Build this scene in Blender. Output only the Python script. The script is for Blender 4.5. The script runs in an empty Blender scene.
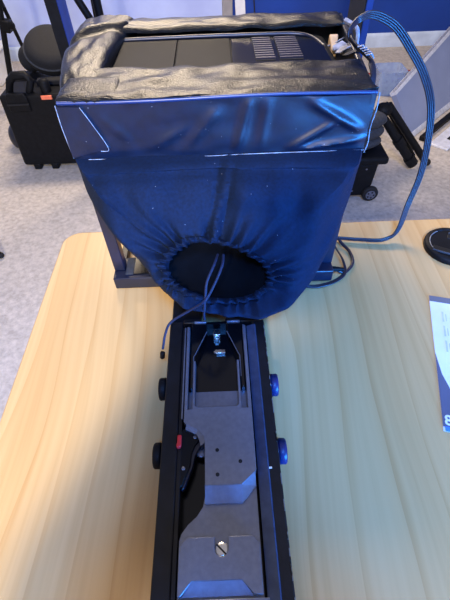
import bpy, bmesh, math, random
from mathutils import Vector as V, Matrix, noise
random.seed(7)
PI = math.pi
D = bpy.data
SC = bpy.context.scene
COL = SC.collection

# ------------------------------------------------------------------ camera
cam = D.cameras.new('camera'); co = D.objects.new('camera', cam); COL.objects.link(co)
cam.sensor_fit = 'VERTICAL'; cam.sensor_height = 36; cam.lens = 24.0
cam.clip_start = 0.01; cam.clip_end = 60
pitch = math.atan(470/400); roll = math.radians(2.19)
co.location = (0, 0, 1.25)
co.matrix_world = Matrix.Translation((0, 0, 1.25)) @ Matrix.Rotation(PI/2 - pitch, 4, 'X') @ Matrix.Rotation(-roll, 4, 'Z')
SC.camera = co
# ------------------------------------------------------------------ world, lights, exposure
w = D.worlds.new('world'); SC.world = w; w.use_nodes = True
bg = w.node_tree.nodes['Background']; bg.inputs[0].default_value = (0.84, 0.80, 0.93, 1); bg.inputs[1].default_value = 0.36
def area(name, loc, target, sx, sy, power, col):
    l = D.lights.new(name, 'AREA'); l.shape = 'RECTANGLE'; l.size = sx; l.size_y = sy
    l.energy = power; l.color = col
    o = D.objects.new(name, l); COL.objects.link(o); o.location = loc
    o.rotation_euler = (V(target) - V(loc)).to_track_quat('-Z', 'Y').to_euler()
    return o
area('ceiling_lamp_behind', (-0.36, -1.9, 2.6), (0.0, 0.1, 0.75), 0.25, 0.25, 105, (1.0, 0.86, 0.64))
area('ceiling_lamp_far', (-0.30, 3.0, 2.72), (-0.2, 1.2, 0.6), 1.3, 0.5, 74, (1.0, 0.80, 0.58))
area('blue_ceiling_panel', (0.12, -0.78, 2.65), (0.12, -0.7, 0.0), 0.45, 0.4, 72, (0.05, 0.27, 1.0))
area('blue_studio_light', (1.25, -1.25, 1.04), (0.0, 0.5, 1.0), 0.8, 0.55, 22, (0.03, 0.28, 1.0)).data.spread = math.radians(70)
SC.view_settings.view_transform = 'Standard'; SC.view_settings.look = 'None'
SC.view_settings.gamma = 1; SC.view_settings.use_curve_mapping = False
SC.view_settings.exposure = 0.29

# ------------------------------------------------------------------ materials
def s2l(c):
    return tuple((x/12.92 if x <= .04045 else ((x+.055)/1.055)**2.4) for x in (v/255 for v in c)) + (1,)
def mat(name, col, rough=.5, metal=0., col2=None, nscale=40., ncon=(.35, .7), bump=0., bscale=200., bdist=.001, spec=.5, coat=0., stretch=(1, 1, 1), alpha=None, trans=0.):
    m = D.materials.new(name); m.use_nodes = True
    nt = m.node_tree; N = nt.nodes; L = nt.links; b = N['Principled BSDF']
    b.inputs['Roughness'].default_value = rough; b.inputs['Metallic'].default_value = metal
    b.inputs['Specular IOR Level'].default_value = spec; b.inputs['Coat Weight'].default_value = coat
    b.inputs['Transmission Weight'].default_value = trans
    if alpha is not None: b.inputs['Alpha'].default_value = alpha
    tc = N.new('ShaderNodeTexCoord'); mp = N.new('ShaderNodeMapping'); mp.inputs['Scale'].default_value = stretch
    L.new(tc.outputs['Object'], mp.inputs[0])
    n = N.new('ShaderNodeTexNoise'); n.inputs['Scale'].default_value = nscale; n.inputs['Detail'].default_value = 5
    L.new(mp.outputs[0], n.inputs['Vector'])
    r = N.new('ShaderNodeValToRGB'); e = r.color_ramp.elements
    e[0].position, e[1].position = ncon
    e[0].color = s2l(col); e[1].color = s2l(col2 if col2 else tuple(min(255, v*1.12+3) for v in col))
    L.new(n.outputs[0], r.inputs[0]); L.new(r.outputs[0], b.inputs['Base Color'])
    if bump:
        n2 = N.new('ShaderNodeTexNoise'); n2.inputs['Scale'].default_value = bscale; n2.inputs['Detail'].default_value = 3
        L.new(mp.outputs[0], n2.inputs['Vector'])
        bp = N.new('ShaderNodeBump'); bp.inputs['Strength'].default_value = bump; bp.inputs['Distance'].default_value = bdist
        L.new(n2.outputs[0], bp.inputs['Height']); L.new(bp.outputs[0], b.inputs['Normal'])
    return m
def wood():
    m = D.materials.new('maple_laminate'); m.use_nodes = True
    nt = m.node_tree; N = nt.nodes; L = nt.links; b = N['Principled BSDF']
    b.inputs['Roughness'].default_value = .36; b.inputs['Specular IOR Level'].default_value = .45
    tc = N.new('ShaderNodeTexCoord')
    # slow bend of the grain
    mp0 = N.new('ShaderNodeMapping'); mp0.inputs['Scale'].default_value = (2.2, 1.1, 1)
    L.new(tc.outputs['Object'], mp0.inputs[0])
    nb = N.new('ShaderNodeTexNoise'); nb.inputs['Scale'].default_value = 1.6; nb.inputs['Detail'].default_value = 1
    L.new(mp0.outputs[0], nb.inputs['Vector'])
    sub = N.new('ShaderNodeVectorMath'); sub.operation = 'SCALE'; sub.inputs['Scale'].default_value = .09
    L.new(nb.outputs['Color'], sub.inputs[0])
    add = N.new('ShaderNodeVectorMath'); L.new(tc.outputs['Object'], add.inputs[0]); L.new(sub.outputs[0], add.inputs[1])
    def layer(sc, scale, detail, p0, p1, c0, c1):
        mp = N.new('ShaderNodeMapping'); mp.inputs['Scale'].default_value = sc; mp.inputs['Rotation'].default_value = (0, 0, .05)
        L.new(add.outputs[0], mp.inputs[0])
        n = N.new('ShaderNodeTexNoise'); n.inputs['Scale'].default_value = scale; n.inputs['Detail'].default_value = detail
        L.new(mp.outputs[0], n.inputs['Vector'])
        r = N.new('ShaderNodeValToRGB'); r.color_ramp.elements[0].position = p0; r.color_ramp.elements[1].position = p1
        r.color_ramp.elements[0].color = c0; r.color_ramp.elements[1].color = c1
        L.new(n.outputs[0], r.inputs[0]); return r
    a = layer((11, .5, 1), 1.0, 2, .3, .7, s2l((204, 165, 107)), s2l((219, 186, 129)))
    mpw = N.new('ShaderNodeMapping'); mpw.inputs['Scale'].default_value = (1, .10, 1); L.new(add.outputs[0], mpw.inputs[0])
    wv = N.new('ShaderNodeTexWave'); wv.inputs['Scale'].default_value = 7; wv.inputs['Distortion'].default_value = 5.5; wv.inputs['Detail'].default_value = 2
    wv.inputs['Detail Scale'].default_value = 1.6; wv.wave_profile = 'SAW'
    L.new(mpw.outputs[0], wv.inputs['Vector'])
    rw = N.new('ShaderNodeValToRGB'); rw.color_ramp.elements[0].position = 0; rw.color_ramp.elements[0].color = s2l((244, 236, 226))
    rw.color_ramp.elements[1].position = .2; rw.color_ramp.elements[1].color = (1, 1, 1, 1)
    L.new(wv.outputs[0], rw.inputs[0])
    f = layer((120, 2.2, 1), 1.0, 3, .25, .6, s2l((244, 239, 232)), (1, 1, 1, 1))
    m1 = N.new('ShaderNodeMix'); m1.data_type = 'RGBA'; m1.blend_type = 'MULTIPLY'; m1.inputs[0].default_value = 1
    L.new(a.outputs[0], m1.inputs[6]); L.new(rw.outputs[0], m1.inputs[7])
    m2 = N.new('ShaderNodeMix'); m2.data_type = 'RGBA'; m2.blend_type = 'MULTIPLY'; m2.inputs[0].default_value = 1
    L.new(m1.outputs[2], m2.inputs[6]); L.new(f.outputs[0], m2.inputs[7])
    L.new(m2.outputs[2], b.inputs['Base Color'])
    return m
def lint(m, scale=95, thr=.045):
    nt = m.node_tree; N = nt.nodes; L = nt.links; b = N['Principled BSDF']
    src = b.inputs['Base Color'].links[0].from_socket
    tc = N.new('ShaderNodeTexCoord'); v = N.new('ShaderNodeTexVoronoi'); v.inputs['Scale'].default_value = scale; v.inputs['Randomness'].default_value = 1
    n = N.new('ShaderNodeTexNoise'); n.inputs['Scale'].default_value = 60
    L.new(tc.outputs['Object'], v.inputs['Vector']); L.new(tc.outputs['Object'], n.inputs['Vector'])
    lt = N.new('ShaderNodeMath'); lt.operation = 'LESS_THAN'; lt.inputs[1].default_value = thr; L.new(v.outputs['Distance'], lt.inputs[0])
    gt = N.new('ShaderNodeMath'); gt.operation = 'GREATER_THAN'; gt.inputs[1].default_value = .54; L.new(n.outputs[0], gt.inputs[0])
    mu = N.new('ShaderNodeMath'); mu.operation = 'MULTIPLY'; L.new(lt.outputs[0], mu.inputs[0]); L.new(gt.outputs[0], mu.inputs[1])
    mx = N.new('ShaderNodeMix'); mx.data_type = 'RGBA'; L.new(mu.outputs[0], mx.inputs[0]); L.new(src, mx.inputs[6]); mx.inputs[7].default_value = (.25, .27, .3, 1)
    L.new(mx.outputs[2], b.inputs['Base Color'])
M = {}
M['wood'] = wood()
M['edge'] = mat('table_edge_band', (168, 140, 110), .5)
M['carpet'] = mat('carpet', (165, 158, 150), .95, col2=(198, 190, 180), nscale=55, ncon=(.3, .72), bump=.5, bscale=240, bdist=.004, spec=.1)
M['wall'] = mat('wall_paint', (180, 192, 236), .8, nscale=3, bump=.1, bscale=120)
M['bluewall'] = mat('blue_wall_paint', (2, 54, 142), .7, nscale=3, bump=.1, bscale=120)
M['blue_reflection'] = mat('painted_blue_reflection', (14, 52, 128), .5, col2=(20, 62, 146), nscale=20, spec=.3)  # dark metal uprights; their blue reflection is painted into this colour
M['skirting'] = mat('skirting_paint', (190, 204, 226), .5, nscale=8)
M['white'] = mat('white_paint', (215, 215, 212), .5, nscale=8)
M['trim'] = mat('grey_trim_paint', (150, 145, 142), .6, nscale=8)
M['tape'] = mat('duct_tape', (14, 14, 15), .28, col2=(30, 30, 30), nscale=160, bump=.6, bscale=430, bdist=.0012, spec=.26)
M['tape_bluelit'] = mat('duct_tape_blue_light', (3, 12, 30), .40, col2=(6, 20, 42), nscale=70, bump=.12, bscale=300, bdist=.0008, spec=.6)  # black tape on the upright faces, blue light tinted into the colour
M['tape_sheen'] = mat('duct_tape_highlight', (20, 42, 84), .36, nscale=70, spec=.7)  # blue edge highlight put into the colour
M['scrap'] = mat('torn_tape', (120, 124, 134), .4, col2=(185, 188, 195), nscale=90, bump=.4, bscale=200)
M['tan'] = mat('foam_core', (205, 170, 125), .8, nscale=60)
M['fabric'] = mat('navy_fabric', (4, 18, 38), .85, col2=(7, 27, 53), nscale=260, ncon=(.3, .75), bump=.35, bscale=900, bdist=.0006, spec=.22)
lint(M['fabric']); lint(M['tape_bluelit'], 130, .06)
M['dark_inside'] = mat('black_inside', (8, 9, 12), .95, spec=.05)  # stands in for the darkness inside the hood
M['cord'] = mat('navy_cord', (13, 24, 52), .7, bump=.5, bscale=900)
M['black'] = mat('black_anodised', (9, 10, 14), .42, col2=(18, 19, 24), nscale=60, bump=.12, bscale=500, spec=.3)
M['gloss'] = mat('black_gloss', (6, 8, 12), .16, nscale=20, spec=.35)
M['blackplastic'] = mat('black_plastic', (11, 12, 15), .55, col2=(19, 20, 23), nscale=50, bump=.2, bscale=600, spec=.18)
M['blackcloth'] = mat('black_nylon', (12, 13, 17), .8, col2=(22, 23, 28), nscale=150, bump=.3, bscale=700)
M['greycloth'] = mat('charcoal_nylon', (44, 47, 52), .75, col2=(60, 63, 68), nscale=100, bump=.3, bscale=500)
M['navymetal'] = mat('navy_metal', (8, 16, 36), .4, col2=(12, 22, 48), nscale=30, spec=.6)
M['knob_bluelit'] = mat('black_knob_blue_light', (14, 32, 84), .38, nscale=60)  # black knobs of the right side, blue light painted in
M['bluemetal'] = mat('slate_blue_metal', (46, 58, 86), .5, col2=(60, 74, 104), nscale=90, metal=.3)
M['alu'] = mat('grey_anodised_aluminium', (112, 118, 136), .36, metal=.7, col2=(122, 128, 146), nscale=180, bump=.05, bscale=900, spec=.6)
M['steel'] = mat('bright_steel', (205, 203, 198), .25, metal=1., nscale=80)
M['screen'] = mat('monitor_back', (20, 20, 19), .42, col2=(27, 27, 25), nscale=12, bump=.05, bscale=800, spec=.035)
M['grip'] = mat('grip_plastic', (6, 6, 7), .5)
M['slot'] = mat('dark_slot', (10, 10, 14), .8)
M['slat'] = mat('vent_slat', (26, 28, 48), .4, nscale=30)
M['red'] = mat('red_plastic', (200, 34, 38), .45)
M['orange'] = mat('orange_label', (235, 118, 84), .55)
M['paper'] = mat('white_paper', (226, 228, 234), .7, nscale=10)
M['paperdark'] = mat('printed_slate', (88, 90, 108), .65, nscale=10)
M['papergrey'] = mat('printed_grey', (104, 104, 110), .65, nscale=10)
M['printpale'] = mat('printed_pale', (190, 194, 206), .7)
M['printblue'] = mat('printed_blue', (70, 130, 235), .6)
M['silver'] = mat('silver_sheet', (148, 160, 192), .4, metal=.25, col2=(158, 170, 202), nscale=6)
M['silverlight'] = mat('silver_edge', (214, 216, 222), .35, metal=.2)
M['cable'] = mat('cable_jacket', (15, 19, 34), .4, spec=.6)
M['redcable'] = mat('red_cable', (150, 50, 40), .5)
M['bin'] = mat('clear_plastic', (178, 198, 236), .2, trans=.55, alpha=.75)
M['skin'] = mat('skin', (205, 150, 122), .5, nscale=60)
M['hair'] = mat('hair', (40, 30, 24), .6)
M['shirt'] = mat('grey_blue_sweatshirt', (58, 68, 92), .85, nscale=80)
M['trousers'] = mat('dark_trousers', (34, 36, 44), .85, nscale=80)
M['worn'] = mat('worn_edge', (120, 124, 130), .4, metal=.5)

# ------------------------------------------------------------------ mesh helpers
class MB:
    def __init__(s): s.v = []; s.f = []
    def add(s, vs, fs):
        n = len(s.v); s.v += [V(p) for p in vs]; s.f += [tuple(i+n for i in f) for f in fs]; return s
    def box(s, a, b, rot=None, piv=None):
        x0, y0, z0 = a; x1, y1, z1 = b
        vs = [V(p) for p in ((x0,y0,z0),(x1,y0,z0),(x1,y1,z0),(x0,y1,z0),(x0,y0,z1),(x1,y0,z1),(x1,y1,z1),(x0,y1,z1))]
        if rot is not None:
            c = V(piv) if piv is not None else (V(a)+V(b))/2
            vs = [c + rot @ (p-c) for p in vs]
        return s.add(vs, [(3,2,1,0),(4,5,6,7),(0,1,5,4),(1,2,6,5),(2,3,7,6),(3,0,4,7)])
    def hexa(s, p8):   # bottom four, top four
        return s.add(p8, [(3,2,1,0),(4,5,6,7),(0,1,5,4),(1,2,6,5),(2,3,7,6),(3,0,4,7)])
    def prism(s, poly, z0, z1):     # polygon in plan, counter-clockwise
        n = len(poly)
        a = sum(poly[i][0]*poly[(i+1)%n][1]-poly[(i+1)%n][0]*poly[i][1] for i in range(n))
        if a < 0: poly = poly[::-1]
        zb = z0 if callable(z0) else (lambda x, y: z0)
        zt = z1 if callable(z1) else (lambda x, y: z1)
        vs = [(x,y,zb(x,y)) for x,y in poly] + [(x,y,zt(x,y)) for x,y in poly]
        return s.add(vs, [tuple(range(n-1,-1,-1)), tuple(range(n,2*n))] + [(i,(i+1)%n,n+(i+1)%n,n+i) for i in range(n)])
    def extr(s, poly3, d):          # planar 3D polygon swept by a vector
        n = len(poly3); d = V(d); vs = [V(p) for p in poly3] + [V(p)+d for p in poly3]
        return s.add(vs, [tuple(range(n-1,-1,-1)), tuple(range(n,2*n))] + [(i,(i+1)%n,n+(i+1)%n,n+i) for i in range(n)])
    def tube(s, pts, r, n=10, caps=True):
        pts = [V(p) for p in pts]; k = len(pts); rs = r if isinstance(r, (list, tuple)) else [r]*k
        t = (pts[1]-pts[0]).normalized(); u = t.orthogonal().normalized(); vs = []
        for i in range(k):
            t2 = (pts[min(i+1,k-1)]-pts[max(i-1,0)]).normalized()
            u = (u - t2*u.dot(t2)).normalized(); b = t2.cross(u)
            for j in range(n):
                a = 2*PI*j/n; vs.append(pts[i] + (u*math.cos(a)+b*math.sin(a))*rs[i])
        fs = [(i*n+j, i*n+(j+1)%n, (i+1)*n+(j+1)%n, (i+1)*n+j) for i in range(k-1) for j in range(n)]
        if caps: fs += [tuple(range(n-1,-1,-1)), tuple(range((k-1)*n, k*n))]
        return s.add(vs, fs)
    def lathe(s, prof, origin, axis=(0,0,1), n=32, ripple=0):   # profile (radius, height)
        q = V((0,0,1)).rotation_difference(V(axis).normalized()); o = V(origin); vs = []
        for r, h in prof:
            for j in range(n):
                a = 2*PI*j/n; rr = r*(1+ripple*(j % 2)) if ripple else r
                vs.append(o + q @ V((rr*math.cos(a), rr*math.sin(a), h)))
        k = len(prof)
        fs = [(i*n+j, i*n+(j+1)%n, (i+1)*n+(j+1)%n, (i+1)*n+j) for i in range(k-1) for j in range(n)]
        fs += [tuple(range(n-1,-1,-1)), tuple(range((k-1)*n, k*n))]
        return s.add(vs, fs)
    def loft(s, loops, close0=False, close1=False):
        n = len(loops[0]); k = len(loops); vs = [p for l in loops for p in l]
        fs = [(i*n+j, i*n+(j+1)%n, (i+1)*n+(j+1)%n, (i+1)*n+j) for i in range(k-1) for j in range(n)]
        if close0: fs.append(tuple(range(n-1,-1,-1)))
        if close1: fs.append(tuple(range((k-1)*n, k*n)))
        return s.add(vs, fs)
def spline(pts, m=8):
    pts = [V(p) for p in pts]; out = []
    for i in range(len(pts)-1):
        p0 = pts[max(i-1,0)]; p1 = pts[i]; p2 = pts[i+1]; p3 = pts[min(i+2,len(pts)-1)]
        for j in range(m):
            t = j/m
            out.append(.5*((2*p1)+(p2-p0)*t+(2*p0-5*p1+4*p2-p3)*t*t+(3*p1-p0-3*p2+p3)*t*t*t))
    out.append(pts[-1]); return out
BASE = {}
def obj(name, mb, m, parent=None, bevel=0, smooth=None, subsurf=0, seg=2):
    base = BASE.get(parent.name) if parent else None
    if base is None:
        xs = [p.x for p in mb.v]; ys = [p.y for p in mb.v]; zs = [p.z for p in mb.v]
        base = V(((min(xs)+max(xs))/2, (min(ys)+max(ys))/2, min(zs)))
    me = D.meshes.new(name); me.from_pydata([p-base for p in mb.v], [], mb.f); me.update()
    bm = bmesh.new(); bm.from_mesh(me); bmesh.ops.recalc_face_normals(bm, faces=bm.faces); bm.to_mesh(me); bm.free()
    o = D.objects.new(name, me); COL.objects.link(o); me.materials.append(M[m] if isinstance(m, str) else m)
    if parent: o.parent = parent
    else: o.location = base
    BASE[o.name] = base
    if bevel:
        b = o.modifiers.new('bevel', 'BEVEL'); b.width = bevel; b.segments = seg; b.limit_method = 'ANGLE'; b.angle_limit = math.radians(32)
    if subsurf:
        b = o.modifiers.new('subsurf', 'SUBSURF'); b.levels = subsurf; b.render_levels = subsurf
    if smooth is None: smooth = not bevel
    if smooth or bevel:
        me.polygons.foreach_set('use_smooth', [True]*len(me.polygons))
        me.set_sharp_from_angle(angle=math.radians(50 if smooth and not bevel else 32))
    return o
def thing(name, loc, label, cat, group=None):
    o = D.objects.new(name, None); COL.objects.link(o); o.location = loc; o.empty_display_size = .05
    BASE[o.name] = V(loc); return tag(o, label, cat, group)
def tag(o, label, cat, group=None):
    o['label'] = label; o['category'] = cat
    if group: o['group'] = group
    return o
def struct(o): o['kind'] = 'structure'; return o
def rounded(x0, y0, x1, y1, r, n=6):
    out = []
    for cx, cy, a0 in ((x1-r, y0+r, -PI/2), (x1-r, y1-r, 0), (x0+r, y1-r, PI/2), (x0+r, y0+r, PI)):
        for k in range(n+1): a = a0+PI/2*k/n; out.append((cx+r*math.cos(a), cy+r*math.sin(a)))
    return out
def RZ(a): return Matrix.Rotation(a, 3, 'Z')
def RX(a): return Matrix.Rotation(a, 3, 'X')
def RY(a): return Matrix.Rotation(a, 3, 'Y')

# ------------------------------------------------------------------ setting
WY = 3.87
struct(obj('floor', MB().box((-4, -3.5, -.1), (4.5, WY, 0)), 'carpet'))
struct(obj('wall_left', MB().box((-4, WY, 0), (.067, WY+.1, 2.75)), 'wall'))
struct(obj('wall_right', MB().box((.150, WY, 0), (4.5, WY+.1, 2.75)), 'bluewall'))
struct(obj('trim_1', MB().box((.067, WY-.03, 0), (.150, WY+.1, 2.75)), 'trim', bevel=.006))
def skirting(x0, x1):
    return MB().extr([(x0, WY, 0), (x0, WY-.014, 0), (x0, WY-.014, .085), (x0, WY-.008, .10), (x0, WY, .105)], (x1-x0, 0, 0))
struct(obj('baseboard_left', skirting(-4, .066), 'skirting'))
struct(obj('baseboard_right', skirting(.151, 4.5), 'skirting'))

# ------------------------------------------------------------------ table
TX0, TX1, TY0, TY1 = -.307, 1.05, -.32, .615
tb = thing('table', ((TX0+TX1)/2, (TY0+TY1)/2, 0), 'light maple laminate table with rounded corners under the camera rig', 'table')
obj('tabletop', MB().prism(rounded(TX0+.002, TY0+.002, TX1-.002, TY1-.002, .034), .722, .75), 'wood', tb, bevel=.003)
obj('edge_band', MB().prism(rounded(TX0, TY0, TX1, TY1, .036), .7205, .7465), 'edge', tb, bevel=.003)
for x in (TX0+.10, TX1-.10):
    for y in (TY0+.09, TY1-.09):
        obj('leg', MB().box((x-.02, y-.02, 0), (x+.02, y+.02, .72)), 'black', tb, bevel=.003)
for y in (TY1-.105, TY0+.085): obj('apron', MB().box((TX0+.12, y, .66), (TX1-.12, y+.02, .7205)), 'black', tb)

# ------------------------------------------------------------------ teleprompter hood unit
TP = thing('camera_hood', (0, .62, .75), 'dark taped hood box tinted with blue light with gathered fabric sleeve on a stand frame on the table', 'hood')
FW, BW, FY, BY, Z0, Z1 = .186, .212, .478, .787, .979, 1.049
def wid(y): return FW + (BW-FW)*(y-FY)/(BY-FY)
# front panel: wrinkled tape skin
def wr(u, v):          # wrinkle relief of the taped front, u 0..1 along, v 0..1 up; positive is toward the viewer
    d = 0
    def ridge(x0, y0, x1, y1, wdt, amp):
        px, py = (u*.372, v*.07); ax, ay, bx, by = x0*.372, y0*.07, x1*.372, y1*.07
        t = max(0, min(1, ((px-ax)*(bx-ax)+(py-ay)*(by-ay))/((bx-ax)**2+(by-ay)**2)))
        q = math.hypot(px-ax-t*(bx-ax), py-ay-t*(by-ay)); e = 1-abs(2*t-1)**4*.6
        return amp*e*math.exp(-(q/wdt)**2)
    d += ridge(.12, .75, .20, .35, .006, .001)
    d += ridge(.80, .88, .97, .38, .0045, .0034) + ridge(.74, .08, .88, .52, .005, .003) + ridge(.76, .03, .99, .22, .004, .0028)
    d += ridge(.60, .95, .56, .05, .006, .0024) + ridge(.66, .9, .64, .15, .006, .0014) + ridge(.50, .80, .40, .25, .007, .0016) + ridge(.28, .2, .40, .55, .006, .0012)
    d += .0011*noise.noise(V((u*9, v*3, 1.7)))
    return 1.45*d*min(1, 12*v*(1-v))
def panel_front():
    mb = MB(); nu, nv = 110, 26; vs = []; fs = []
    for j in range(nv+1):
        for i in range(nu+1):
            u, v = i/nu, j/nv
            x = -FW + 2*FW*u; z = Z0 + (Z1-Z0)*v + .003*math.sin(u*5)*(v > .98)
            vs.append((x, FY - wr(u, v), z))
    for j in range(nv):
        for i in range(nu): a = j*(nu+1)+i; fs.append((a, a+1, a+nu+2, a+nu+1))
    # returns so it has depth
    n = len(vs); top = [nv*(nu+1)+i for i in range(nu+1)]; bot = list(range(nu+1))
    for i in range(nu+1): vs.append((vs[top[i]][0], FY+.006, Z1))
    for i in range(nu+1): vs.append((vs[bot[i]][0], FY+.006, Z0))
    for i in range(nu):
        fs.append((top[i], top[i+1], n+i+1, n+i)); fs.append((n+nu+1+i, n+nu+2+i, bot[i+1], bot[i]))
        fs.append((n+i, n+i+1, n+nu+2+i, n+nu+1+i))
    return mb.add(vs, fs)
pf = obj('front_panel', panel_front(), 'tape_bluelit', TP)
for sx in (-1, 1):
    obj('side_panel', MB().hexa([(sx*FW, FY, Z0), (sx*(FW-.008), FY, Z0), (sx*(BW-.008), BY, Z0), (sx*BW, BY, Z0),
        (sx*FW, FY, Z1), (sx*(FW-.008), FY, Z1), (sx*(BW-.008), BY, Z1), (sx*BW, BY, Z1)]), 'tape_bluelit', TP, bevel=.002)
obj('back_panel', MB().box((-BW, BY-.008, Z0), (BW, BY, Z1)), 'tape_bluelit', TP, bevel=.002)
# taped rim strips on top (creased)
def strip(x0, y0, x1, y1, h, seed, amp=.0036, nx=60, ny=14, roll_=.004, skew=0, jag=0):
    vs = []; fs = []
    for j in range(ny+1):
        for i in range(nx+1):
            u, v = i/nx, j/ny
            x = x0+(x1-x0)*u + skew*(v-.5); y = y0+(y1-y0)*v
            if jag:
                if i in (0, nx): x += jag*noise.noise(V((v*9, seed, 2)))
                if j in (0, ny): y += jag*.6*noise.noise(V((u*16, seed, 5)))
            e = min(u*abs(x1-x0), (1-u)*abs(x1-x0), v*abs(y1-y0), (1-v)*abs(y1-y0))
            z = h - roll_*math.exp(-e/.004) + amp*noise.noise(V((x*26, y*48, seed))) + amp*.9*noise.ridged_multi_fractal(V((x*18+seed, y*36, seed)), 1, 2, 2, 1, 2)*.4
            vs.append((x, y, z))
    n = len(vs); vs += [(x, y, z-.0035) for x, y, z in vs]
    for j in range(ny):
        for i in range(nx):
            a = j*(nx+1)+i; fs += [(a, a+1, a+nx+2, a+nx+1), (n+a+nx+1, n+a+nx+2, n+a+1, n+a)]
    ring = [i for i in range(nx+1)] + [(j)*(nx+1)+nx for j in range(1, ny+1)] + [ny*(nx+1)+i for i in range(nx-1, -1, -1)] + [j*(nx+1) for j in range(ny-1, 0, -1)]
    for k in range(len(ring)): a, b = ring[k], ring[(k+1) % len(ring)]; fs.append((b, a, n+a, n+b))
    return MB().add(vs, fs)
obj('rim_tape', strip(-.187, FY+.003, .187, .572, Z1+.003, 1.3, nx=110, roll_=.0015), 'tape', TP)            # near strip
obj('rim_tape', strip(-.213, .728, .205, BY, Z1+.004, 4.1, nx=110, amp=.003, jag=.003), 'tape', TP)      # far strip
lf = MB()
def left_fold():       # broad crumpled fold over the left corner
    vs = []; fs = []; nx, ny = 28, 44
    for j in range(ny+1):
        for i in range(nx+1):
            u, v = i/nx, j/ny
            y = .520 + (.785-.520)*v
            xl = -(wid(y)+.004) - .010*math.sin(v*PI); xr = -.138 - .012*(1-v) + .026*max(0, v-.7)
            x = xl + (xr-xl)*u
            z = Z1+.007 + .004*math.sin(v*PI)**2*math.sin(u*PI*.8+.3) - .008*math.exp(-u*14) - .007*math.exp(-(1-u)*16) - .008*math.exp(-v*16)
            z += .0060*math.exp(-((v-.74-.25*(u-.5))/.035)**2)*min(1, 3*u) - .004*math.exp(-((v-.66-.25*(u-.5))/.05)**2)
            z += .0035*noise.noise(V((u*4, v*6, 3.3))) + .0022*noise.ridged_multi_fractal(V((u*3+1, v*5, 7.3)), 1, 2, 3, 1, 2)*.5
            vs.append((x, y, z))
    n = len(vs); vs += [(x, y, Z0+.045) for x, y, z in vs]
    for j in range(ny):
        for i in range(nx):
            a = j*(nx+1)+i; fs += [(a, a+1, a+nx+2, a+nx+1), (n+a+nx+1, n+a+nx+2, n+a+1, n+a)]
    ring = [i for i in range(nx+1)] + [(j)*(nx+1)+nx for j in range(1, ny+1)] + [ny*(nx+1)+i for i in range(nx-1, -1, -1)] + [j*(nx+1) for j in range(ny-1, 0, -1)]
    for k in range(len(ring)): a, b = ring[k], ring[(k+1) % len(ring)]; fs.append((b, a, n+a, n+b))
    return MB().add(vs, fs)
obj('rim_tape', left_fold(), 'tape', TP)
obj('tape_patch', strip(-.1885, FY+.0005, -.118, .545, Z1+.0055, 7.7, amp=.002, nx=30, jag=.004), 'tape', TP)
# corner patch of tape on the front left, with a pale torn edge
obj('tape_patch', MB().extr([(-.187, FY-.0035, Z1-.002), (-.160, FY-.0035, Z1-.003), (-.137, FY-.0035, Z0+.014), (-.152, FY-.0035, Z0+.012), (-.187, FY-.0035, Z0+.004)], (0, .003, 0)), 'tape_bluelit', TP)
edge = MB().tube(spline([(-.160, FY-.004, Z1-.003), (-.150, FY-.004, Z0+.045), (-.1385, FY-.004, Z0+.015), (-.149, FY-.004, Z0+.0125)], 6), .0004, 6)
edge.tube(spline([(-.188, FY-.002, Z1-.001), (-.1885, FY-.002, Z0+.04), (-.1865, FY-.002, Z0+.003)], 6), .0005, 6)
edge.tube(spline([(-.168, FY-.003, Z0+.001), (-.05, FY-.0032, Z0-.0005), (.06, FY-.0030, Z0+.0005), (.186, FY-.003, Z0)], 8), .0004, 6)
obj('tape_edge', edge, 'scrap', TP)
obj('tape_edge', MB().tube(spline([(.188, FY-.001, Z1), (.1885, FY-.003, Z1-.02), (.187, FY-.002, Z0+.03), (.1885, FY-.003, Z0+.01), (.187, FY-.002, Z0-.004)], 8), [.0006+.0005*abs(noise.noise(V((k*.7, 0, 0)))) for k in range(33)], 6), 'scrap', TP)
# tube tinted as the blue highlight along the near top edge
obj('edge_highlight', MB().tube([(-.186+.0372*i, FY+.001, Z1+.0005-.0012*math.sin(i*.7)) for i in range(11)], [.0022+.0008*noise.noise(V((i*1.7, 0, 3))) for i in range(11)], 10), 'tape_sheen', TP)
# inside: floor of the recess, monitor back with seams and vents
obj('inner_tray', MB().box((-.18, .50, Z0+.004), (.185, .775, Z0+.012)), 'black', TP)
mon = obj('monitor_back', MB().prism(rounded(-.146, .535, .168, .722, .02), Z0+.012, Z0+.060), 'screen', TP, bevel=.003)
ZM = Z0+.060
obj('back_plate', MB().prism([(-.142, .545), (-.142, .706), (-.058, .706), (-.058, .545)], ZM, ZM+.003), 'screen', mon, bevel=.0008)
obj('back_plate', MB().prism([(-.0565, .545), (-.0565, .706), (.022, .706), (.022, .545)], ZM, ZM+.003), 'screen', mon, bevel=.0008)
obj('back_plate', MB().prism([(.0235, .545), (.0235, .706), (.128, .706), (.150, .688), (.160, .66), (.160, .545)], ZM, ZM+.002), 'gloss', mon, bevel=.0008)
obj('rear_lip', MB().tube(spline([(-.15, .717, ZM+.002), (-.05, .717, ZM+.003), (.06, .717, ZM+.003), (.128, .716, ZM+.002), (.152, .699, ZM), (.166, .66, ZM-.004)], 8), .0032, 8), 'navymetal', mon)
for x0, x1 in ((.056, .083), (.090, .122)):
    obj('vent', MB().box((x0, .612, ZM+.0005), (x1, .706, ZM+.0026)), 'slot', mon)
    for k in range(10):
        obj('slat', MB().box((x0, .616+k*.0090, ZM+.0018), (x1, .6195+k*.0090, ZM+.0044)), 'slat', mon)
obj('screw', MB().lathe([(.0035, 0), (.0035, .0012), (.002, .002)], (-.068, .58, ZM+.003), n=14), 'slot', mon)
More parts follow.
